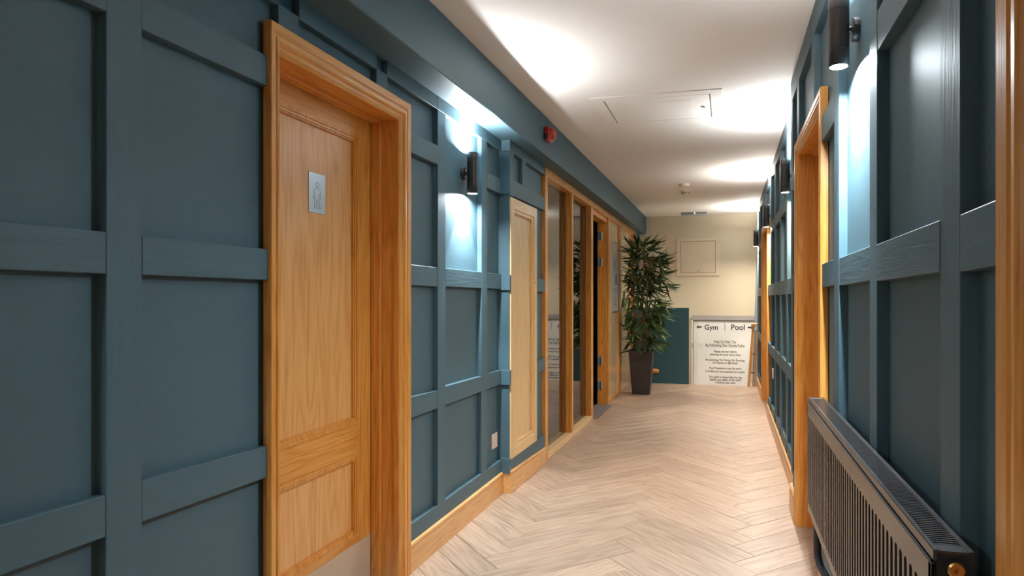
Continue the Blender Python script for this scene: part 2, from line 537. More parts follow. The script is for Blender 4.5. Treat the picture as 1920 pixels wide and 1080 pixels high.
def casing_set(parent, xf, s, yo0, yi0, yi1, yo1, zt, zi, mz, my):
    casing_piece(parent, xf, s, ((yo0, 0), (yi0, 0)), ((yo0, zt), (yi0, zi)), mz)
    casing_piece(parent, xf, s, ((yo0, zt), (yi0, zi)), ((yo1, zt), (yi1, zi)), my)
    casing_piece(parent, xf, s, ((yo1, zt), (yi1, zi)), ((yo1, 0), (yi1, 0)), mz)

d1 = root('door_1', (-1.5, 2.25, 0), 'oak restroom door with a small steel plaque in a moulded oak frame', 'door', kind='structure')
casing_set(d1, -1.391, 1, 1.784, 1.842, 2.636, 2.725, 2.127, 2.036, M['oak_z'], M['oak_y'])
ch(d1, box('jamb', -1.42, -1.64, 2.640, 2.70, 0, 2.08, M['oak_z']))
ch(d1, box('jamb', -1.42, -1.64, 1.80, 1.838, 0, 2.08, M['oak_z']))
ch(d1, box('jamb_head', -1.42, -1.64, 1.838, 2.640, 2.040, 2.08, M['oak_y']))
ch(d1, box('door_stop', -1.494, -1.538, 2.627, 2.640, 0, 2.04, M['oak_z'], bevel=0.001))
ch(d1, box('door_stop', -1.494, -1.538, 1.838, 1.851, 0, 2.04, M['oak_z'], bevel=0.001))
ch(d1, box('door_stop', -1.494, -1.538, 1.851, 2.627, 2.027, 2.040, M['oak_y'], bevel=0.001))
DX = -1.541
leaf = ch(d1, box('door_leaf', DX - 0.012, DX - 0.044, 1.842, 2.637, 0.006, 2.036, M['door_z']))
for y0, y1 in ((1.842, 1.965), (2.525, 2.637)):
    ch(leaf, box('stile', DX, DX - 0.013, y0, y1, 0.006, 2.036, M['oak_z'], bevel=0.001))
for z0, z1 in ((1.945, 2.036), (0.585, 0.712), (0.006, 0.232)):
    ch(leaf, box('rail', DX, DX - 0.013, 1.965, 2.525, z0, z1, M['oak_y'], bevel=0.001))
for z0, z1 in ((0.712, 1.945), (0.232, 0.585)):
    bm = bmesh.new()
    for a, b, t in ((0.0, 0.012, 0.0045), (0.012, 0.024, 0.001), (0.024, 0.030, -0.003)):
        y0, y1, q0, q1 = 1.965 + a, 2.525 - a, z0 + a, z1 - a
        w = b - a
        for e in ((y0, y0 + w, q0, q1), (y1 - w, y1, q0, q1), (y0 + w, y1 - w, q0, q0 + w), (y0 + w, y1 - w, q1 - w, q1)):
            bx(bm, DX + t, DX - 0.013, *e)
    ch(leaf, done('moulding', bm, M['oak_z']))
ch(leaf, box('kick_plate', DX + 0.0025, DX + 0.0002, 1.90, 2.624, 0.012, 0.203, M['kick'], bevel=0.0006))
pl = ch(leaf, box('plaque', DX - 0.0095, DX - 0.0122, 2.200, 2.305, 1.580, 1.735, M['steel'], bevel=0.0008))
pl['label'] = 'brushed steel plaque etched with the outline of a person'
bm = bmesh.new()
def etch(pts, r=0.0009):
    for a, b in zip(pts, pts[1:]):
        cyl(bm, (DX - 0.0092, *a), (DX - 0.0092, *b), r, seg=6)
cy0, cz0 = 2.252, 1.690
etch([(cy0 + 0.009 * math.cos(a * math.pi / 6), cz0 + 0.011 * math.sin(a * math.pi / 6)) for a in range(13)])
etch([(cy0 - 0.006, cz0 - 0.013), (cy0 - 0.019, cz0 - 0.018), (cy0 - 0.024, cz0 - 0.055), (cy0 - 0.017, cz0 - 0.056), (cy0 - 0.013, cz0 - 0.032),
      (cy0 - 0.019, cz0 - 0.092), (cy0 - 0.009, cz0 - 0.092), (cy0, cz0 - 0.056), (cy0 + 0.009, cz0 - 0.092), (cy0 + 0.019, cz0 - 0.092),
      (cy0 + 0.013, cz0 - 0.032), (cy0 + 0.017, cz0 - 0.056), (cy0 + 0.024, cz0 - 0.055), (cy0 + 0.019, cz0 - 0.018), (cy0 + 0.006, cz0 - 0.013), (cy0 - 0.006, cz0 - 0.013)])
ch(leaf, done('etched_figure', bm, M['etch']))

def right_doorway(name, label, xf, xw, yo0, yi0, yi1, yo1, zt, zi, leafx, rev):
    d = root(name, (xf + 0.1, (yi0 + yi1) / 2, 0), label, 'door', kind='structure')
    casing_set(d, xf, -1, yo0, yi0, yi1, yo1, zt, zi, M['oak_z'], M['oak_y'])
    ch(d, box('jamb', xf + 0.015, rev, yi1 + 0.002, yo1 - 0.02, 0, zi + 0.03, M['oak_z']))
    ch(d, box('jamb', xf + 0.015, rev, yo0 + 0.02, yi0 - 0.002, 0, zi + 0.03, M['oak_z']))
    ch(d, box('jamb_head', xf + 0.015, rev, yi0 - 0.002, yi1 + 0.002, zi + 0.004, zi + 0.03, M['oak_y']))
    for y0, y1, z0, z1 in ((yi1 - 0.012, yi1 + 0.002, 0, zi), (yi0 - 0.002, yi0 + 0.012, 0, zi), (yi0 + 0.012, yi1 - 0.012, zi - 0.012, zi + 0.004)):
        ch(d, box('door_stop', xf + 0.086, leafx, y0, y1, z0, z1, M['oak_z'], bevel=0.001))
    lf = ch(d, box('door_leaf', leafx + 0.001, leafx + 0.042, yi0 + 0.002, yi1 - 0.002, 0.006, zi - 0.003, M['door_z']))
    for z0, z1 in ((0.25, 0.60), (0.72, zi - 0.12)):
        bm = bmesh.new()
        y0, y1 = yi0 + 0.12, yi1 - 0.12
        for e in ((y0, y0 + 0.025, z0, z1), (y1 - 0.025, y1, z0, z1), (y0 + 0.025, y1 - 0.025, z0, z0 + 0.025), (y0 + 0.025, y1 - 0.025, z1 - 0.025, z1)):
            bx(bm, leafx - 0.006, leafx + 0.001, *e, 0.002)
        ch(lf, done('moulding', bm, M['oak_z']))
    return d
right_doorway('door_2', 'deep oak doorway between the radiator and the second lamp on the lamp wall', 0.362, 0.395, 2.806, 2.886, 3.789, 3.872, 2.100, 2.030, 0.50, 0.60)
right_doorway('door_3', 'farthest oak doorway on the lamp wall, close to the Gym and Pool sign', 0.404, 0.44, 7.20, 7.285, 8.38, 8.462, 2.10, 2.03, 0.53, 0.60)
right_doorway('door_4', 'oak door frame nearest the viewer beside the end of the radiator', 0.362, 0.395, -0.03, 0.07, 0.925, 1.0324, 2.100, 2.020, 0.50, 0.60)

# ------------------------------------------------------------------ panelled wall with the lamps
RF, RP, R2, R2P = 0.368, 0.395, 0.412, 0.440
wr = boxes('wall_right', [
    (RP, 0.66, YB, -0.01, 0, ZC), (RP, 0.66, -0.01, 1.012, 2.055, ZC), (RP, 0.66, 1.012, 2.825, 0, ZC), (RP, 0.66, 2.825, 3.852, 2.065, ZC),
    (RP, 0.66, 3.852, 4.122, 0, ZC),
    (R2P, 0.66, 4.122, 7.22, 0, ZC), (R2P, 0.66, 7.22, 8.44, 2.065, ZC), (R2P, 0.66, 8.44, 9.71, 0, ZC)], M['blue'])
tag(wr, 'blue panelled wall with square battens carrying the radiator and four lamps', 'wall', kind='structure')
def rstile(y0, y1, z0, z1, xf=RF, xb=RP + 0.005):
    batten('stile', wr, xf, xb, y0, y1, z0, z1, mat=M['blue_z'])
def rrail(name, y0, y1, z0, z1, z2=None, z3=None, xf=RF, xb=RP + 0.005):
    batten(name, wr, xf + random.uniform(-0.0015, 0.0015), xb, y0, y1, z0, z1, z2, z3, M['blue_y'])
for y0, y1 in ((-1.2, -1.1), (-0.62, -0.52), (1.1925, 1.2948), (1.8066, 1.8937), (2.3898, 2.4933)):
    rstile(y0, y1, 0.22, 2.41)
for y0, y1 in ((0.30, 0.395), (3.045, 3.149), (3.678, 3.780)):
    rstile(y0, y1, 2.095, 2.41)
rstile(4.03, 4.124, 0.22, 2.41)
for y0, y1 in ((YB, 1.1925), (1.1925, 2.4933), (2.4933, 3.149), (3.149, 4.124)):
    rrail('top_rail', y0, y1, 2.405, ZC - 0.002)
for y0, y1 in ((YB, -1.2), (-1.1, -0.62), (-0.52, -0.035), (1.030, 1.1925), (1.2948, 1.8066), (1.8937, 2.3898), (2.4933, 2.838), (3.868, 4.03)):
    if y0 != 1.8937:
        rrail('rail', y0, y1, 1.877, 1.983, 1.876, 1.978)
    rrail('rail', y0, y1, 1.297, 1.389, 1.293, 1.386)
    rrail('bottom_rail', y0, y1, 0.16, 0.25)
for y0, y1 in ((4.31, 4.405), (4.90, 4.995), (5.485, 5.58), (6.08, 6.175), (6.66, 6.755), (8.88, 8.975), (9.30, 9.395), (9.615, 9.71)):
    rstile(y0, y1, 0.2, 2.43, R2, R2P + 0.005)
rstile(7.70, 7.79, 2.095, 2.43, R2, R2P + 0.005)
for y0, y1 in ((4.124, 5.58), (5.58, 7.79), (7.79, 9.71)):
    rrail('top_rail', y0, y1, 2.425, ZC - 0.002, xf=R2, xb=R2P + 0.005)
for y0, y1 in ((4.124, 4.31), (4.405, 4.90), (4.995, 5.485), (5.58, 6.08), (6.175, 6.66), (6.755, 7.205), (8.458, 8.88), (8.975, 9.30), (9.395, 9.615)):
    if y0 not in (4.405, 6.755):
        rrail('rail', y0, y1, 1.888, 1.978, xf=R2, xb=R2P + 0.005)
    rrail('rail', y0, y1, 1.275, 1.386, 1.28, 1.385, xf=R2, xb=R2P + 0.005)
    rrail('rail', y0, y1, 0.689, 0.786, 0.689, 0.792, xf=R2, xb=R2P + 0.005)
    rrail('bottom_rail', y0, y1, 0.11, 0.225, xf=R2, xb=R2P + 0.005)
skirting('baseboard_right', 'pale oak skirting with rounded bead below the blue lamp wall',
         [(0.358, 0.40, 1.034, 2.805, 0.17, 0), (0.402, 0.445, 4.124, 7.199, 0.125, 0.015), (0.402, 0.445, 8.463, 9.708, 0.14, 0),
          (0.358, 0.40, 3.873, 4.124, 0.15, 0), (0.358, 0.40, YB, -0.032, 0.17, 0)])

# ------------------------------------------------------------------ oak screen with two panes, the open doorway and the boarded bays
scr = root('window_1', (-1.41, 7.3, 0), 'oak screen with two tall panes, a dark open doorway and pale boarded bays', 'window', kind='structure')
def sp(name, *a, bevel=0.002):
    return ch(scr, box(name, *a, bevel=bevel))
sp('post', L2 + 0.002, -1.50, 4.845, 4.917, 0, 2.2, M['oak_z'])
for y0, y1 in ((5.729, 5.783), (6.585, 6.69)):
    m_ = sp('mullion', L2 + 0.002, -1.412, y0, y1, 0.0 if y0 > 6 else 0.03, 2.19, M['oak_z'])
    sp('mullion_rear', -1.418, -1.50, y0 - 0.006, y1, 0.03, 2.16, M['oak_z'], bevel=0.001)
sp('head_rail', L2 + 0.004, -1.50, 4.845, 9.895, 2.19, 2.258, M['oak_y'])
sp('sill', L2 + 0.004, -1.50, 4.917, 6.60, 0, 0.045, M['pale_y'])
for y0, y1 in ((4.917, 5.724), (5.783, 6.58)):
    sp('pane', -1.412, -1.418, y0, y1, 0.045, 2.19, M['glass'], bevel=0.0)
sp('door_jamb', L2 + 0.002, -1.455, 7.60, 7.662, 0, 2.19, M['oak_z'])
sp('door_jamb_rebate', -1.455, -1.485, 7.585, 7.662, 0, 2.19, M['oak_z'], bevel=0.001)
sp('door_lining', L2 - 0.02, -1.485, 6.69, 7.60, 2.135, 2.19, M['oak_y'], bevel=0.001)
for i, z in enumerate((1.975, 1.672, 0.517, 0.228)):
    bm = bmesh.new()
    bx(bm, -1.440, -1.482, 7.574, 7.586, z - 0.045, z + 0.045, 0.001)
    bx(bm, -1.425, -1.440, 7.592, 7.602, z - 0.045, z + 0.045, 0.001)
    cyl(bm, (-1.436, 7.578, z - 0.05), (-1.436, 7.578, z + 0.05), 0.011, seg=12)
    ch(scr, done('hinge', bm, M['chrome'], None, True))
sp('board', -1.388, -1.412, 7.662, 8.475, 0.0, 2.19, M['birch'], bevel=0.001)
sp('mullion', -1.368, -1.42, 8.475, 8.635, 0.0, 2.19, M['oak_z'])
sp('board', -1.392, -1.412, 8.635, 9.725, 0.0, 2.19, M['birch'], bevel=0.001)
sp('bottom_bead', -1.372, -1.39, 7.662, 8.475, 0.0, 0.025, M['oak_y'])
sp('post', L2 + 0.002, -1.42, 9.725, 9.895, -0.16, 2.19, M['oak_z'])
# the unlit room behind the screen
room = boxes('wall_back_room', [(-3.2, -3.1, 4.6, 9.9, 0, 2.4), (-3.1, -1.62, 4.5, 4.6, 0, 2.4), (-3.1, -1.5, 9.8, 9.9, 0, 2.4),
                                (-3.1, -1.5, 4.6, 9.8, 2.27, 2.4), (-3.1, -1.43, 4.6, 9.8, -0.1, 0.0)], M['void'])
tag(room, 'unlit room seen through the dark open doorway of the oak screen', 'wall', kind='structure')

matt = tag(box('door_mat', -1.50, -1.30, 6.70, 7.58, 0.0, 0.004, M['mat'], bevel=0.001),
           'thin grey threshold mat before the dark open doorway', 'mat')
matt.scale = (1, 1, 1)
notice = root('notice_frame', (-1.388, 8.26, 1.065), 'framed bluish printed notice hung on the pale board beside the bamboo', 'notice')
ch(notice, boxes('frame', [(-1.3875, -1.378, 8.03, 8.045, 1.07, 1.955), (-1.3875, -1.378, 8.455, 8.47, 1.07, 1.955),
                           (-1.3875, -1.378, 8.045, 8.455, 1.07, 1.085), (-1.3875, -1.378, 8.045, 8.455, 1.94, 1.955)], M['steel']))
ch(notice, box('sheet', -1.3875, -1.381, 8.045, 8.455, 1.085, 1.94, M['paper']))
ch(notice, boxes('printed_picture', [(-1.381, -1.3805, 8.25, 8.34, 1.42, 1.56)], M['ink2']))
ch(notice, boxes('printed_band', [(-1.381, -1.3805, 8.06, 8.44, 1.79, 1.93)], M['cream']))
bm = bmesh.new()
for i in range(8):
    zz = 1.74 - 0.02 * i
    bx(bm, -1.381, -1.3805, 8.08, 8.32 + 0.08 * random.random(), zz, zz + 0.006)
for i in range(11):
    zz = 1.36 - 0.022 * i
    bx(bm, -1.381, -1.3805, 8.08, 8.30 + 0.1 * random.random(), zz, zz + 0.006)
ln = ch(notice, done('printed_lines', bm, M['ink2'])); ln['kind'] = 'stuff'

# ------------------------------------------------------------------ pale oak hatch on the projecting bay
hatch = root('access_panel', (-1.36, 4.30, 0.21), 'tall pale oak access hatch set in the blue wall between lamp and glazed screen', 'hatch')
hx = -1.347
def fr(name, o0, o1, z0, z1, w, xf, xb, mz, my, par):
    ch(par, box(name + '_stile', xf, xb, o0, o0 + w, z0, z1, mz, bevel=0.002))
    ch(par, box(name + '_stile', xf, xb, o1 - w, o1, z0, z1, mz, bevel=0.002))
    ch(par, box(name + '_rail', xf, xb, o0 + w, o1 - w, z0, z0 + w, my, bevel=0.002))
    ch(par, box(name + '_rail', xf, xb, o0 + w, o1 - w, z1 - w, z1, my, bevel=0.002))
fr('frame', 4.008, 4.597, 0.213, 1.90, 0.070, hx, -1.39, M['pale_z'], M['pale_y'], hatch)
fr('bead', 4.078, 4.527, 0.283, 1.83, 0.022, hx - 0.007, -1.39, M['pale_z'], M['pale_y'], hatch)
ch(hatch, box('panel', hx - 0.026, -1.39, 4.10, 4.505, 0.305, 1.808, M['pale_z']))
bm = bmesh.new(); cyl(bm, (hx - 0.003, 4.55, 1.36), (hx + 0.002, 4.55, 1.36), 0.005, seg=12)
ch(hatch, done('lock', bm, M['black']))

# ------------------------------------------------------------------ wall lamps
def spot(parent, name, loc, up, power, size, blend, radius, col):
    l = bpy.data.lights.new(name, 'SPOT')
    l.energy = power; l.color = col; l.spot_size = math.radians(size); l.spot_blend = blend
    l.shadow_soft_size = radius
    o = bpy.data.objects.new(name, l); COL.objects.link(o)
    o.location = loc
    o.rotation_euler = (math.pi, 0, 0) if up else (0, 0, 0)
    o.parent = parent
def disk(parent, name, loc, up, power, col):
    l = bpy.data.lights.new(name, 'AREA')
    l.shape = 'DISK'; l.size = 0.044; l.energy = power; l.color = col
    o = bpy.data.objects.new(name, l); COL.objects.link(o)
    o.location = loc
    o.rotation_euler = (math.pi, 0, 0) if up else (0, 0, 0)
    o.parent = parent
def sconce(wallx, s, y, zb, label, col_up=LAMP_COL, col_down=LAMP_COL, wide=1.0, core=1.0):
    """s = direction from wall to corridor along x"""
    R, Hh, off = 0.031, 0.225, 0.058
    r = root('wall_lamp', (wallx, y, zb + Hh / 2), label, 'lamp', 'black up-and-down wall lamps')
    def part(name, bm, mat, smooth=True):
        o = done(name, bm, mat, None, smooth); o.parent = r; return o
    bm = bmesh.new()
    lathe(bm, (0, 0, 0), (s, 0, 0), [(0, 0.036), (0.017, 0.036), (0.019, 0.034), (0.019, 0.001)], 28)
    part('back_plate', bm, M['black'])
    bm = bmesh.new(); cyl(bm, (s * 0.018, 0, 0), (s * (off - R + 0.002), 0, 0), 0.011, seg=14)
    part('arm', bm, M['black'])
    bm = bmesh.new(); cyl(bm, (s * 0.013, -0.0352, 0.006), (s * 0.013, -0.0375, 0.006), 0.004, seg=10)
    part('screw', bm, M['chrome'])
    bm = bmesh.new()
    x = s * off
    lathe(bm, (x, 0, -Hh / 2), (0, 0, 1), [(0.012, 0.024), (0.0, 0.0265), (-0.0005, R - 0.001), (0.001, R), (0.05, R), (0.0505, R - 0.0007), (0.052, R - 0.0007), (0.0525, R),
              (Hh - 0.0525, R), (Hh - 0.052, R - 0.0007), (Hh - 0.0505, R - 0.0007), (Hh - 0.05, R), (Hh - 0.001, R), (Hh + 0.0005, R - 0.001), (Hh, 0.0265), (Hh - 0.012, 0.024)], 32)
    part('body', bm, M['black'])
    for up in (False, True):
        bm = bmesh.new()
        zz = Hh / 2 - 0.0105 if up else -Hh / 2 + 0.0105
        lathe(bm, (x, 0, zz), (0, 0, 1 if up else -1), [(0, 0.0242), (0.002, 0.022)], 24)
        part('lens', bm, M['lens'])
        zl = zz + (0.004 if up else -0.004)
        disk(r, 'lamp_glow', (x, 0, zl), up, WIDE_UP if up else wide * WIDE_DOWN, col_up if up else col_down)
        spot(r, 'lamp_beam', (x, 0, zl), up, CORE_UP if up else core * CORE_DOWN, 72, 0.3, 0.008, col_up if up else col_down)
    return r
sconce(LP, 1, 3.42, 1.831, 'black cylinder wall lamp between the restroom door and the pale oak hatch', LAMP_COL, LAMP_COOL, 0.6, 0.9)
sconce(RP, -1, 2.195, 1.972, 'largest black cylinder wall lamp, above the radiator', LAMP_COL, LAMP_COOL)
sconce(R2P, -1, 4.706, 1.970, 'second black wall lamp from the radiator, just past the first oak doorway', LAMP_COL, LAMP_WARM, 0.75, 0.65)
sconce(R2P, -1, 6.92, 1.968, 'third black wall lamp from the radiator, before the farthest oak doorway', LAMP_NEUTRAL, LAMP_NEUTRAL)
sconce(LP, 1, -0.8, 1.831, 'added black fill lamp on the restroom door wall, unseen behind the viewer')  # unseen extra lamp, added for general fill near the camera
sconce(R2P, -1, 9.50, 1.968, 'black wall lamp closest to the end wall, smallest in view', LAMP_NEUTRAL, (1.0, 0.9, 0.76), 0.8, 0.8)

# small opal lamp on the stairwell side of the low teal wall, lighting the sign from the stair
sl_ = root('stair_lamp', (-1.355, 10.02, 0.62), 'small opal wall lamp in the stairwell behind the low teal wall', 'lamp')
bm = bmesh.new(); lathe(bm, (-1.355, 10.02, 0.62), (1, 0, 0), [(0, 0.06), (0.02, 0.06), (0.024, 0.05)], 20)
ch(sl_, done('back_plate', bm, M['white'], None, True))
bm = bmesh.new(); lathe(bm, (-1.331, 10.02, 0.62), (1, 0, 0), [(0, 0.05), (0.02, 0.058), (0.045, 0.05), (0.058, 0.03), (0.062, 0.005)], 20)
ch(sl_, done('opal_shade', bm, M['opal'], None, True))
l = bpy.data.lights.new('stair_glow', 'POINT'); l.energy = STAIR; l.color = (1.0, 0.88, 0.72); l.shadow_soft_size = 0.05
o = bpy.data.objects.new('stair_glow', l); COL.objects.link(o); o.parent = sl_; o.location = (0.16, 0, 0)

# ------------------------------------------------------------------ radiator
XF, XB, RZ0, RZ1, RY0, RY1 = 0.300, 0.362, 0.436, 0.868, 1.101, 2.692
rad = root('radiator', (0.33, 1.9, RZ0), 'long anthracite panel radiator with vertical ribs on the blue wall', 'radiator')
ch(rad, box('front_panel', XF + 0.006, XF + 0.010, RY0 + 0.004, RY1 - 0.004, RZ0, RZ1 - 0.02, M['rad_dark']))
ch(rad, box('rear_panel', XB - 0.012, XB, RY0 + 0.004, RY1 - 0.004, RZ0, RZ1 - 0.02, M['rad_dark']))
ch(rad, box('fins', XF + 0.012, XB - 0.014, RY0 + 0.02, RY1 - 0.02, RZ0 + 0.02, RZ1 - 0.05, M['rad_dark']))
def wedge(name, x0, x1, y0, y1, z0, z1, b):
    return ch(rad, box(name, x0, x1, y0, y1, z0, z1, M['rad'], bevel=b))
wedge('top_band', XF, XF + 0.006, RY0, RY1, RZ1 - 0.068, RZ1 - 0.020, 0.0015)
wedge('bottom_band', XF, XF + 0.006, RY0, RY1, RZ0, RZ0 + 0.032, 0.0015)
PITCH, RIBW = 0.0332, 0.0145
nr = int((RY1 - RY0) / PITCH)
z0, z1 = RZ0 + 0.030, RZ1 - 0.066
g = PITCH - RIBW
prof = []
for k in range(6):
    a = math.pi / 2 * k / 5
    prof.append((RIBW / 2 + g / 2 * (1 - math.sin(a)), z1 - 0.010 * (1 - math.cos(a)) - 0.0))
outl = [(-y, z) for y, z in prof][::1]
right = [(y, z) for y, z in prof]
# outline: flares into the bands at both ends so each slot has a rounded top and bottom
poly = right + [(y, z0 + (z1 - z)) for y, z in reversed(right)]
poly = poly + [(-y, z0 + (z1 - z)) for y, z in right] + [(-y, z) for y, z in reversed(right)]
def rib_mesh():
    bm = bmesh.new()
    f = [bm.verts.new((0, y, z)) for y, z in poly]
    b = [bm.verts.new((0.006, y, z)) for y, z in poly]
    n = len(poly)
    for i in range(n):
        j = (i + 1) % n
        if (f[i].co - f[j].co).length > 1e-6:
            bm.faces.new((f[i], f[j], b[j], b[i]))
    c0 = 6
    # cap in quads: pair right and left outline points
    Rr = list(range(0, 12)); Ll = [23 - i for i in range(12)]
    for i in range(11):
        try:
            bm.faces.new((f[Rr[i]], f[Ll[i]], f[Ll[i + 1]], f[Rr[i + 1]]))
        except Exception:
            pass
    bmesh.ops.recalc_face_normals(bm, faces=bm.faces)
    me = bpy.data.meshes.new('rib'); bm.to_mesh(me); bm.free()
    me.materials.append(M['rad'])
    return me
rm = rib_mesh()
start = RY0 + ((RY1 - RY0) - (nr - 1) * PITCH) / 2
for i in range(nr):
    o = link('rib', rm, None)
    o.parent = rad
    o.location = Vector((XF + 0.0003, start + i * PITCH, 0)) - rad.location
wedge('end_band', XF, XF + 0.006, RY0, RY0 + 0.014, RZ0, RZ1 - 0.02, 0.001)
wedge('end_band', XF, XF + 0.006, RY1 - 0.014, RY1, RZ0, RZ1 - 0.02, 0.001)
wedge('front_lip', XF + 0.004, XF + 0.013, RY0 + 0.001, RY1 - 0.001, RZ1 - 0.018, RZ1, 0.002)
wedge('rear_lip', XB - 0.010, XB, RY0 + 0.001, RY1 - 0.001, RZ1 - 0.018, RZ1, 0.002)
bm = bmesh.new()
for y0, y1 in ((RY0, RY0 + 0.004), (RY1 - 0.004, RY1)):
    pass
sidepl = []
for y0, y1 in ((RY0, RY0 + 0.003), (RY1 - 0.003, RY1)):
    ch(rad, box('side_panel', XF + 0.008, XB - 0.001, y0, y1, RZ0, RZ1 - 0.004, M['rad_side'], bevel=0.0008))
for y0, y1 in ((RY0 + 0.001, RY0 + 0.03), (RY1 - 0.03, RY1 - 0.001)):
    wedge('end_cap', XF + 0.012, XB - 0.010, y0, y1, RZ1 - 0.010, RZ1 - 0.001, 0.001)
bm = bmesh.new()
y = RY0 + 0.034
while y < RY1 - 0.034:
    bx(bm, XF + 0.012, XB - 0.009, y, y + 0.0042, RZ1 - 0.010, RZ1 - 0.002)
    y += 0.0098
gr = ch(rad, done('top_grille', bm, M['rad'])); gr['kind'] = 'stuff'
bm = bmesh.new()
lathe(bm, (0.334, RY0 + 0.001, 0.841), (0, -1, 0), [(0, 0.0165), (0.004, 0.0165), (0.004, 0.0145)], 24)
ch(rad, done('socket_ring', bm, M['rad_dark']))
bm = bmesh.new()
lathe(bm, (0.334, RY0, 0.841), (0, -1, 0), [(0, 0.0125), (0.005, 0.0125), (0.007, 0.010), (0.007, 0.004), (0.003, 0.0035)], 24)
ch(rad, done('brass_plug', bm, M['brass'], None, True))
bm = bmesh.new()
pts = [(0.325, 2.60, 0.46), (0.325, 2.60, 0.36), (0.325, 2.60, 0.315)]
for k in range(1, 7):
    a = math.pi / 2 * k / 6
    pts.append((0.325 + 0.012 * (1 - math.cos(a)), 2.60 - 0.07 * (1 - math.cos(a)), 0.315 - 0.055 * math.sin(a)))
pts += [(0.340, 2.49, 0.258), (0.345, 2.3, 0.25)]
tube(bm, pts, 0.0135, 14)
ch(rad, done('pipe', bm, M['lag'], None, True))

# ------------------------------------------------------------------ small fittings
def socket(name, label, x, s, y0, y1, z0, z1):
    r = root(name, (x, (y0 + y1) / 2, z0), label, 'socket')
    ch(r, box('faceplate', x, x + s * 0.008, y0, y1, z0, z1, M['sock'], bevel=0.002))
    ch(r, box('insert', x + s * 0.008, x + s * 0.0095, y0 + 0.02, y1 - 0.02, z0 + 0.02, z1 - 0.02, M['sock'], bevel=0.0005))
socket('blank_socket', 'pinkish white blank socket plate low on the blue wall beside the pale hatch', LP, 1, 3.872, 3.968, 0.303, 0.397)
socket('wall_socket', 'small white socket plate low on the blue lamp wall past the first oak doorway', R2, -1, 6.30, 6.40, 0.51, 0.60)

al = root('fire_sounder', (-1.247, 4.475, 2.355), 'red fire alarm sounder on the face of the blue beam', 'alarm')
bm = bmesh.new(); bx(bm, -1.247, -1.206, 4.425, 4.525, 2.356, 2.452, 0.008)
ch(al, done('base', bm, M['red']))
bm = bmesh.new()
lathe(bm, (-1.207, 4.475, 2.404), (1, 0, 0), [(0, 0.046), (0.012, 0.045), (0.024, 0.038), (0.032, 0.025), (0.036, 0.004)], 24)
ch(al, done('dome', bm, M['red'], None, True))
bm = bmesh.new(); bx(bm, -1.247, -1.222, 4.416, 4.426, 2.36, 2.40, 0.002)
ch(al, done('cable_entry', bm, M['blackp']))

def flat_hatch(r, a0, a1, b0, b1, mk):
    """mk(name, a0, a1, b0, b1, d0, d1, mat): box in the plane, d = drop from the surface"""
    w = 0.075
    mk('frame', a0, a0 + w, b0, b1, 0, 0.006, M[r]); mk('frame', a1 - w, a1, b0, b1, 0, 0.006, M[r])
    mk('frame', a0 + w, a1 - w, b0, b0 + w, 0, 0.006, M[r]); mk('frame', a0 + w, a1 - w, b1 - w, b1, 0, 0.006, M[r])
ch_ = root('ceiling_hatch', (-0.445, 4.48, ZC), 'square white loft access hatch set into the ceiling', 'hatch')
def mkc(name, a0, a1, b0, b1, d0, d1, mat):
    ch(ch_, box(name, a0, a1, b0, b1, ZC - d1, ZC - d0, mat, bevel=0.002))
flat_hatch('ceil', -0.86, -0.031, 4.13, 4.83, mkc)
mkc('backing', -0.79, -0.10, 4.20, 4.76, 0, 0.002, M['gap'])
mkc('panel', -0.776, -0.113, 4.212, 4.748, 0.002, 0.005, M['ceil'])
mkc('raised_field', -0.66, -0.23, 4.30, 4.66, 0.005, 0.007, M['ceil'])
mkc('latch', -0.165, -0.142, 4.46, 4.49, 0.009, 0.013, M['grey'])

eh = root('wall_hatch', (-0.443, YE, 1.594), 'cream square access hatch on the end wall above the sign', 'hatch')
def mke(name, a0, a1, b0, b1, d0, d1, mat):
    ch(eh, box(name, a0, a1, YE - d1, YE - d0, b0, b1, mat, bevel=0.002))
w = 0.065
for a in ((-0.775, -0.71, 1.594, 2.182), (-0.176, -0.111, 1.594, 2.182), (-0.71, -0.176, 1.594, 1.640), (-0.71, -0.176, 2.13, 2.182)):
    mke('frame', *a, 0, 0.022, M['cream'])
mke('backing', -0.71, -0.176, 1.640, 2.13, 0, 0.002, M['gap'])
mke('door_panel', -0.706, -0.180, 1.644, 2.126, 0.002, 0.014, M['cream'])
mke('raised_field', -0.62, -0.20, 1.70, 2.09, 0.014, 0.017, M['cream'])
mke('latch', -0.45, -0.42, 1.662, 1.680, 0.014, 0.02, M['grey'])

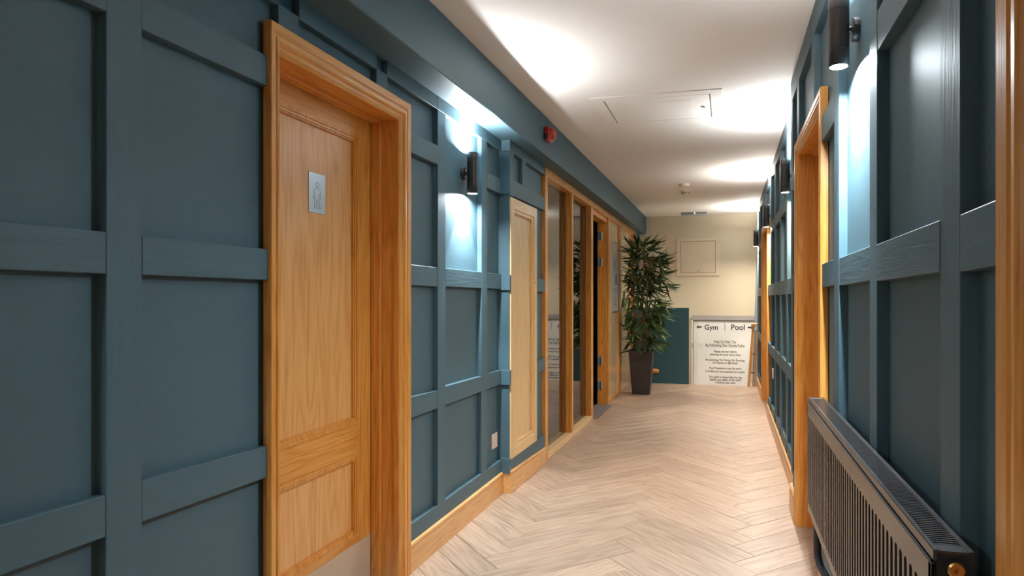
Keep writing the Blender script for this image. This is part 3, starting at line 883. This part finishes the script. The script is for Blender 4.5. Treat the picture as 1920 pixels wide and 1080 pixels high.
bm = bmesh.new(); lathe(bm, (-0.472, 7.50, ZC), (0, 0, -1), [(0, 0.055), (0.018, 0.055), (0.026, 0.045), (0.027, 0.01)], 28)
disc = tag(done('ceiling_rose', bm, M['white'], None, True), 'flat round white ceiling fitting just before the smoke detector', 'ceiling fitting')
sd = root('smoke_detector', (-0.49, 7.97, ZC), 'white smoke detector with dark slots on the ceiling', 'detector')
bm = bmesh.new(); lathe(bm, (-0.49, 7.97, ZC), (0, 0, -1), [(0, 0.058), (0.014, 0.058), (0.018, 0.05)], 28)
ch(sd, done('base', bm, M['white'], None, True))
bm = bmesh.new(); lathe(bm, (-0.49, 7.97, ZC - 0.018), (0, 0, -1), [(0, 0.046), (0.016, 0.044), (0.034, 0.030), (0.040, 0.012)], 28)
ch(sd, done('chamber', bm, M['white'], None, True))
bm = bmesh.new()
for k in range(8):
    a = 2 * math.pi * k / 8 + 0.2
    for q in (0.024, 0.032):
        c = Vector((-0.49 + math.cos(a) * 0.0405, 7.97 + math.sin(a) * 0.0405, ZC - q))
        t = Vector((-math.sin(a), math.cos(a), 0)) * 0.012; n = Vector((math.cos(a), math.sin(a), 0)) * 0.0045
        u = Vector((0, 0, 0.0025))
        hexa(bm, [c - t - n - u, c + t - n - u, c + t + n - u, c - t + n - u, c - t - n + u, c + t - n + u, c + t + n + u, c - t + n + u])
sl = ch(sd, done('slots', bm, M['blackp'])); sl['kind'] = 'stuff'
em = root('emergency_light', (-0.49, 10.03, ZC), 'slim grey emergency light unit on the ceiling at the end wall', 'light')
ch(em, box('base', -0.68, -0.30, 9.985, 10.075, ZC - 0.02, ZC, M['slate'], bevel=0.003))
ch(em, box('diffuser', -0.672, -0.308, 9.99, 10.07, ZC - 0.055, ZC - 0.02, M['grey'], bevel=0.008))
bm = bmesh.new(); lathe(bm, (-0.475, 9.986, ZC - 0.014), (0, -1, 0), [(0, 0.006), (0.003, 0.005)], 12)
ch(em, done('status_led', bm, M['led']))

# ------------------------------------------------------------------ Gym / Pool sign
sx0, sx1, sz1 = -0.505, 0.455, 0.903
sgn = root('pool_sign', (0, YE - 0.012, -0.168), 'large cream sign with Gym and Pool arrows and pool rules on the end wall', 'sign')
ch(sgn, box('board', sx0, sx1, YE - 0.016, YE - 0.001, -0.168, sz1, M['sign'], bevel=0.001))
def text(body, x, z, size, mat, align='LEFT', name='lettering'):
    cu = bpy.data.curves.new('lettering', 'FONT')
    cu.body = body; cu.size = size; cu.align_x = align; cu.align_y = 'CENTER'; cu.extrude = 0.0006; cu.offset = 0.0016; cu.resolution_u = 4
    t = bpy.data.objects.new('tmp_text', cu); COL.objects.link(t)
    bpy.context.view_layer.update()
    me = bpy.data.meshes.new_from_object(t.evaluated_get(bpy.context.evaluated_depsgraph_get()))
    bpy.data.objects.remove(t); bpy.data.curves.remove(cu)
    me.transform(Matrix.Translation((x, YE - 0.0168, z)) @ Matrix.Rotation(math.pi / 2, 4, 'X'))
    me.materials.clear()
    o = link(name, me, mat)
    ch(sgn, o)
    return o, me
def sgx(px, py):
    """where the sight line through a photograph point meets the sign board"""
    f, cx, cy = 1232.0, 1062.0, 559.0
    s, c = math.sin(math.radians(YAW)), math.cos(math.radians(YAW))
    t = (px - cx) / f
    Yw = YE - 0.016
    X = Yw * (t * c - s) / (c + t * s)
    d = -X * s + Yw * c
    return X, 1.25 + (cy - py) * d / f
def fit(body, x0, x1, y, mat, h=1.0):
    """one line of lettering between two photograph columns, centred on row y"""
    xa, z = sgx(x0, y); xb, _ = sgx(x1, y)
    o, me = text(body, 0, 0, 0.1, mat, 'CENTER')
    xs = [v.co.x for v in me.vertices]; zs = [v.co.z for v in me.vertices]
    k = (xb - xa) / (max(xs) - min(xs))
    mx = (max(xs) + min(xs)) / 2
    for v in me.vertices:
        v.co.x = (v.co.x - mx) * k + (xa + xb) / 2
        v.co.z = v.co.z * k * h + z
    return xa, xb, z
fit('Gym', 1321, 1346, 614, M['ink'])
fit('Pool', 1371, 1396.5, 614, M['ink'])
xa, za = sgx(1359, 606); xb, zb = sgx(1359, 621)
ch(sgn, box('divider', xa - 0.003, xa + 0.003, YE - 0.0172, YE - 0.016, zb, za, M['ink']))
def arrow(px0, px1, py, flip):
    x0, z = sgx(px0, py); x1, _ = sgx(px1, py)
    if flip: x0, x1 = x1, x0
    w = x1 - x0
    pts = [(x0, z), (x0 + w * 0.45, z + 0.026), (x0 + w * 0.45, z + 0.011), (x1, z + 0.011), (x1, z - 0.011), (x0 + w * 0.45, z - 0.011), (x0 + w * 0.45, z - 0.026)]
    bm = bmesh.new()
    a = [bm.verts.new((x, YE - 0.0172, q)) for x, q in pts]
    b = [bm.verts.new((x, YE - 0.016, q)) for x, q in pts]
    bm.faces.new(a); bm.faces.new(b[::-1])
    for i in range(7):
        bm.faces.new((a[i], a[(i + 1) % 7], b[(i + 1) % 7], b[i]))
    ch(sgn, done('arrow', bm, M['ink']))
arrow(1305.5, 1316, 613, False)
arrow(1402, 1412.5, 614, True)
for body, x0, x1, y, ul in (
        ('Help Us Help You', 1339, 1380, 640.5, True), ('By Following Our Simple Rules', 1323, 1396, 647, True),
        ('Please shower before', 1339, 1381, 659, False), ('entering the pool every time.', 1331, 1389, 664.5, False),
        ('No Jumping, No Diving, No Running', 1323, 1396, 674.5, False), ('No Games or Big Floats', 1336, 1383, 680, False),
        ('Pool Protectors must be worn', 1330, 1390, 690, False), ('U16 Must be accompanied by a adult.', 1323, 1397, 696, False),
        ('The adult is responsible for the', 1329, 1391, 706.5, False), ('health and safety of the child', 1331, 1389, 711.5, False),
        ('2 children per adult', 1341, 1379, 717, False)):
    xa, xb, z = fit(body, x0, x1, y, M['ink2'] if not ul else M['ink2'], 1.15)
    if ul:
        ch(sgn, box('underline', xa, xb, YE - 0.0168, YE - 0.016, z - 0.027, z - 0.0245, M['ink2']))

# ------------------------------------------------------------------ stair rail pieces at the far edge of the floor
hr = root('stair_handrail', (-1.0, YF - 0.04, 0.14), 'short rounded oak handrail end behind the black plant pot', 'handrail')
bm = bmesh.new()
pts = [(-1.30, YF - 0.055, 0.19), (-1.15, YF - 0.055, 0.188), (-1.0, YF - 0.055, 0.185)]
tube(bm, [Vector(p) for p in pts] + [(-0.985, YF - 0.055, 0.185), (-0.973, YF - 0.055, 0.185)], [0.034, 0.034, 0.034, 0.030, 0.016], 14)
ch(hr, done('rail', bm, M['oak_x'], None, True))
for x in (-1.06,):
    bm = bmesh.new(); cyl(bm, (x, YF + 0.004, 0.18), (x, YF - 0.04, 0.18), 0.012, seg=12)
    ch(hr, done('bracket', bm, M['chrome']))
bal = root('balustrade', (0.345, 9.66, 0), 'leaning oak balustrade frame with a clear glass infill beside the sign', 'balustrade')
def post(name, b, t, w, mat, y, dy=0.045):
    bm = bmesh.new()
    hexa(bm, [(b[0], y, b[1]), (b[0] + w, y, b[1]), (b[0] + w, y + dy, b[1]), (b[0], y + dy, b[1]),
              (t[0], y, t[1]), (t[0] + w, y, t[1]), (t[0] + w, y + dy, t[1]), (t[0], y + dy, t[1])], 0.002)
    ch(bal, done(name, bm, mat))
post('post', (0.275, 0.0), (0.338, 0.865), 0.034, M['oak_z'], 9.63)
post('post', (0.352, 0.0), (0.402, 0.80), 0.022, M['oak_z'], 9.63)
post('glass_infill', (0.312, 0.06), (0.372, 0.80), 0.036, M['glass'], 9.648, 0.008)
ch(bal, box('top_rail', 0.325, 0.411, 9.62, 9.685, 0.862, 0.895, M['oak_x'], bevel=0.003))
for z, x in ((0.19, 0.318), (0.455, 0.338)):
    ch(bal, box('clip', x - 0.012, x + 0.048, 9.635, 9.66, z, z + 0.012, M['black']))

# ------------------------------------------------------------------ bamboo in a tapered pot
PX, PY_ = -1.092, 8.60
plant = root('potted_bamboo', (PX, PY_, 0), 'tall bushy bamboo plant in a tapered black square pot', 'plant')
bm = bmesh.new()
def ring(h, z):
    return [bm.verts.new((PX + sx * h, PY_ + sy * h, z)) for sx, sy in ((-1, -1), (1, -1), (1, 1), (-1, 1))]
rings = [ring(0.112, 0.0), ring(0.152, 0.548), ring(0.157, 0.552), ring(0.157, 0.572), ring(0.145, 0.572), ring(0.142, 0.53)]
bm.faces.new(rings[0][::-1])
for a, b in zip(rings, rings[1:]):
    for i in range(4):
        j = (i + 1) % 4
        bm.faces.new((a[i], a[j], b[j], b[i]))
bmesh.ops.bevel(bm, geom=[e for e in bm.edges if abs(e.verts[0].co.z - e.verts[1].co.z) > 0.1], offset=0.012, segments=2, affect='EDGES')
ch(plant, done('pot', bm, M['pot'], None, True))
ch(plant, box('soil', PX - 0.138, PX + 0.138, PY_ - 0.138, PY_ + 0.138, 0.50, 0.535, M['soil']))

def leaf_mesh(name, mat, droop):
    bm = bmesh.new()
    n = 5
    rows = []
    for i in range(n + 1):
        t = i / n
        w = 0.5 * math.sin(math.pi * min(1, t * 0.9 + 0.1)) ** 0.8 * (0.15 if i < n else 0.0)
        x = t; z = -droop * t * t
        if i == n:
            rows.append([bm.verts.new((x, 0, z))])
        else:
            rows.append([bm.verts.new((x, -w, z + 0.02)), bm.verts.new((x, 0, z)), bm.verts.new((x, w, z + 0.02))])
    for a, b in zip(rows, rows[1:]):
        if len(b) == 3:
            bm.faces.new((a[0], a[1], b[1], b[0])); bm.faces.new((a[1], a[2], b[2], b[1]))
        else:
            bm.faces.new((a[0], a[1], b[0])); bm.faces.new((a[1], a[2], b[0]))
    me = bpy.data.meshes.new(name); bm.to_mesh(me); bm.free()
    me.materials.append(mat)
    for p in me.polygons: p.use_smooth = True
    return me
LM = [leaf_mesh('leaf', M['leaf'], 0.12), leaf_mesh('leaf', M['leaf'], 0.38), leaf_mesh('leaf', M['leaf2'], 0.25)]
rnd = random.Random(5)
stems = []
for sx, sy, tx, ty, h in ((-0.055, -0.03, -0.12, -0.02, 1.70), (0.0, 0.03, 0.03, 0.08, 1.90), (0.05, -0.02, 0.10, -0.04, 1.74), (0.03, 0.05, 0.14, 0.14, 1.55)):
    bm = bmesh.new()
    pts = [(PX + sx + (tx - sx) * t + 0.008 * math.sin(9 * t), PY_ + sy + (ty - sy) * t, 0.52 + (h - 0.52) * t) for t in [i / 10 for i in range(11)]]
    rr = [0.0115 - 0.006 * i / 10 for i in range(11)]
    tube(bm, pts, rr, 8)
    for k in range(1, 10):
        p = Vector(pts[k])
        lathe(bm, p - Vector((0, 0, 0.004)), (0, 0, 1), [(0, rr[k]), (0.004, rr[k] + 0.002), (0.008, rr[k])], 8, False, False)
    ch(plant, done('cane', bm, M['cane'], None, True))
    stems.append(pts)
def stem_at(i, z):
    pts = stems[i]
    for a, b in zip(pts, pts[1:]):
        if a[2] <= z <= b[2]:
            t = (z - a[2]) / (b[2] - a[2])
            return Vector(a).lerp(Vector(b), t)
    return Vector(pts[-1])
mats = []           # leaf placements
twigs = bmesh.new()
XMIN = -1.335
def reach(z):
    """crown half-width by height"""
    if z > 1.85: return 0.17
    if z > 1.60: return 0.30
    if z > 1.20: return 0.36
    if z > 0.95: return 0.33
    if z > 0.70: return 0.27
    return 0.22
tries = 0
while len(mats) < 1000 and tries < 4000:
    tries += 1
    i = rnd.randrange(4)
    zz = rnd.choice((rnd.uniform(0.60, 1.1), rnd.uniform(0.85, 1.5), rnd.uniform(1.3, 1.98), rnd.uniform(1.35, 1.95)))
    p0 = stem_at(i, min(zz, stems[i][-1][2]))
    a = rnd.uniform(0, 2 * math.pi)
    rr_ = reach(zz) * math.sqrt(rnd.uniform(0.05, 1.0)) * 0.85
    p1 = Vector((PX + 0.02 + math.cos(a) * rr_, PY_ + math.sin(a) * rr_, zz + 0.02))
    if p1.x < XMIN + 0.02: p1.x = XMIN + 0.02 + rnd.random() * 0.06
    tube(twigs, [p0, p0.lerp(p1, 0.5) + Vector((0, 0, 0.02)), p1], 0.0018, 4)
    out = (p1 - Vector((PX, PY_, p1.z)))
    base_a = math.atan2(out.y, out.x) if out.length > 0.03 else a
    for k in range(rnd.randint(4, 7)):
        la = base_a + rnd.gauss(0, 0.75)
        pitch = rnd.gauss(0.55 if zz < 1.7 else 0.15, 0.42)     # downwards positive
        if zz > 1.85: pitch -= 0.7
        L_ = rnd.uniform(0.14, 0.25)
        d = Vector((math.cos(la) * math.cos(pitch), math.sin(la) * math.cos(pitch), -math.sin(pitch)))
        tip = p1 + d * L_
        if tip.x < XMIN or tip.z > 2.03 or tip.z < 0.44 or tip.y > 9.6: continue
        if tip.z < 0.58 and math.hypot(tip.x - PX, tip.y - PY_) < 0.2: continue
        side = Vector((-math.sin(la), math.cos(la), 0))
        up = d.cross(side).normalized() * -1
        if up.z < 0: up = -up; side = -side
        roll = rnd.gauss(0, 0.6)
        s2 = side * math.cos(roll) + up * math.sin(roll)
        u2 = d.cross(s2).normalized()
        Mx = Matrix((d * L_, s2 * L_, u2 * L_)).transposed().to_4x4()
        Mx.translation = p1
        m_i = 2 if rnd.random() < 0.14 else rnd.randrange(2)
        mats.append((Mx, m_i))
t_ = ch(plant, done('twigs', twigs, M['cane'])); t_['kind'] = 'stuff'
camv = Vector((0, 0, 1.25))
mats.sort(key=lambda q: (q[0].translation - camv).length)
bmr = [bmesh.new(), bmesh.new()]
for i, (Mx, m_i) in enumerate(mats):
    if i < 296:
        o = link('leaf', LM[m_i], None)
        o.parent = plant
        o.matrix_basis = Matrix.Translation(-Vector(plant.location)) @ Mx
    else:
        b_ = bmr[1 if m_i == 2 else 0]
        tmp = LM[m_i].copy(); tmp.transform(Mx); b_.from_mesh(tmp); bpy.data.meshes.remove(tmp)
for b_, mm in zip(bmr, (M['leaf'], M['leaf2'])):
    me = bpy.data.meshes.new('inner_foliage'); b_.to_mesh(me); b_.free()
    o = link('inner_foliage', me, mm); ch(plant, o); o['kind'] = 'stuff'
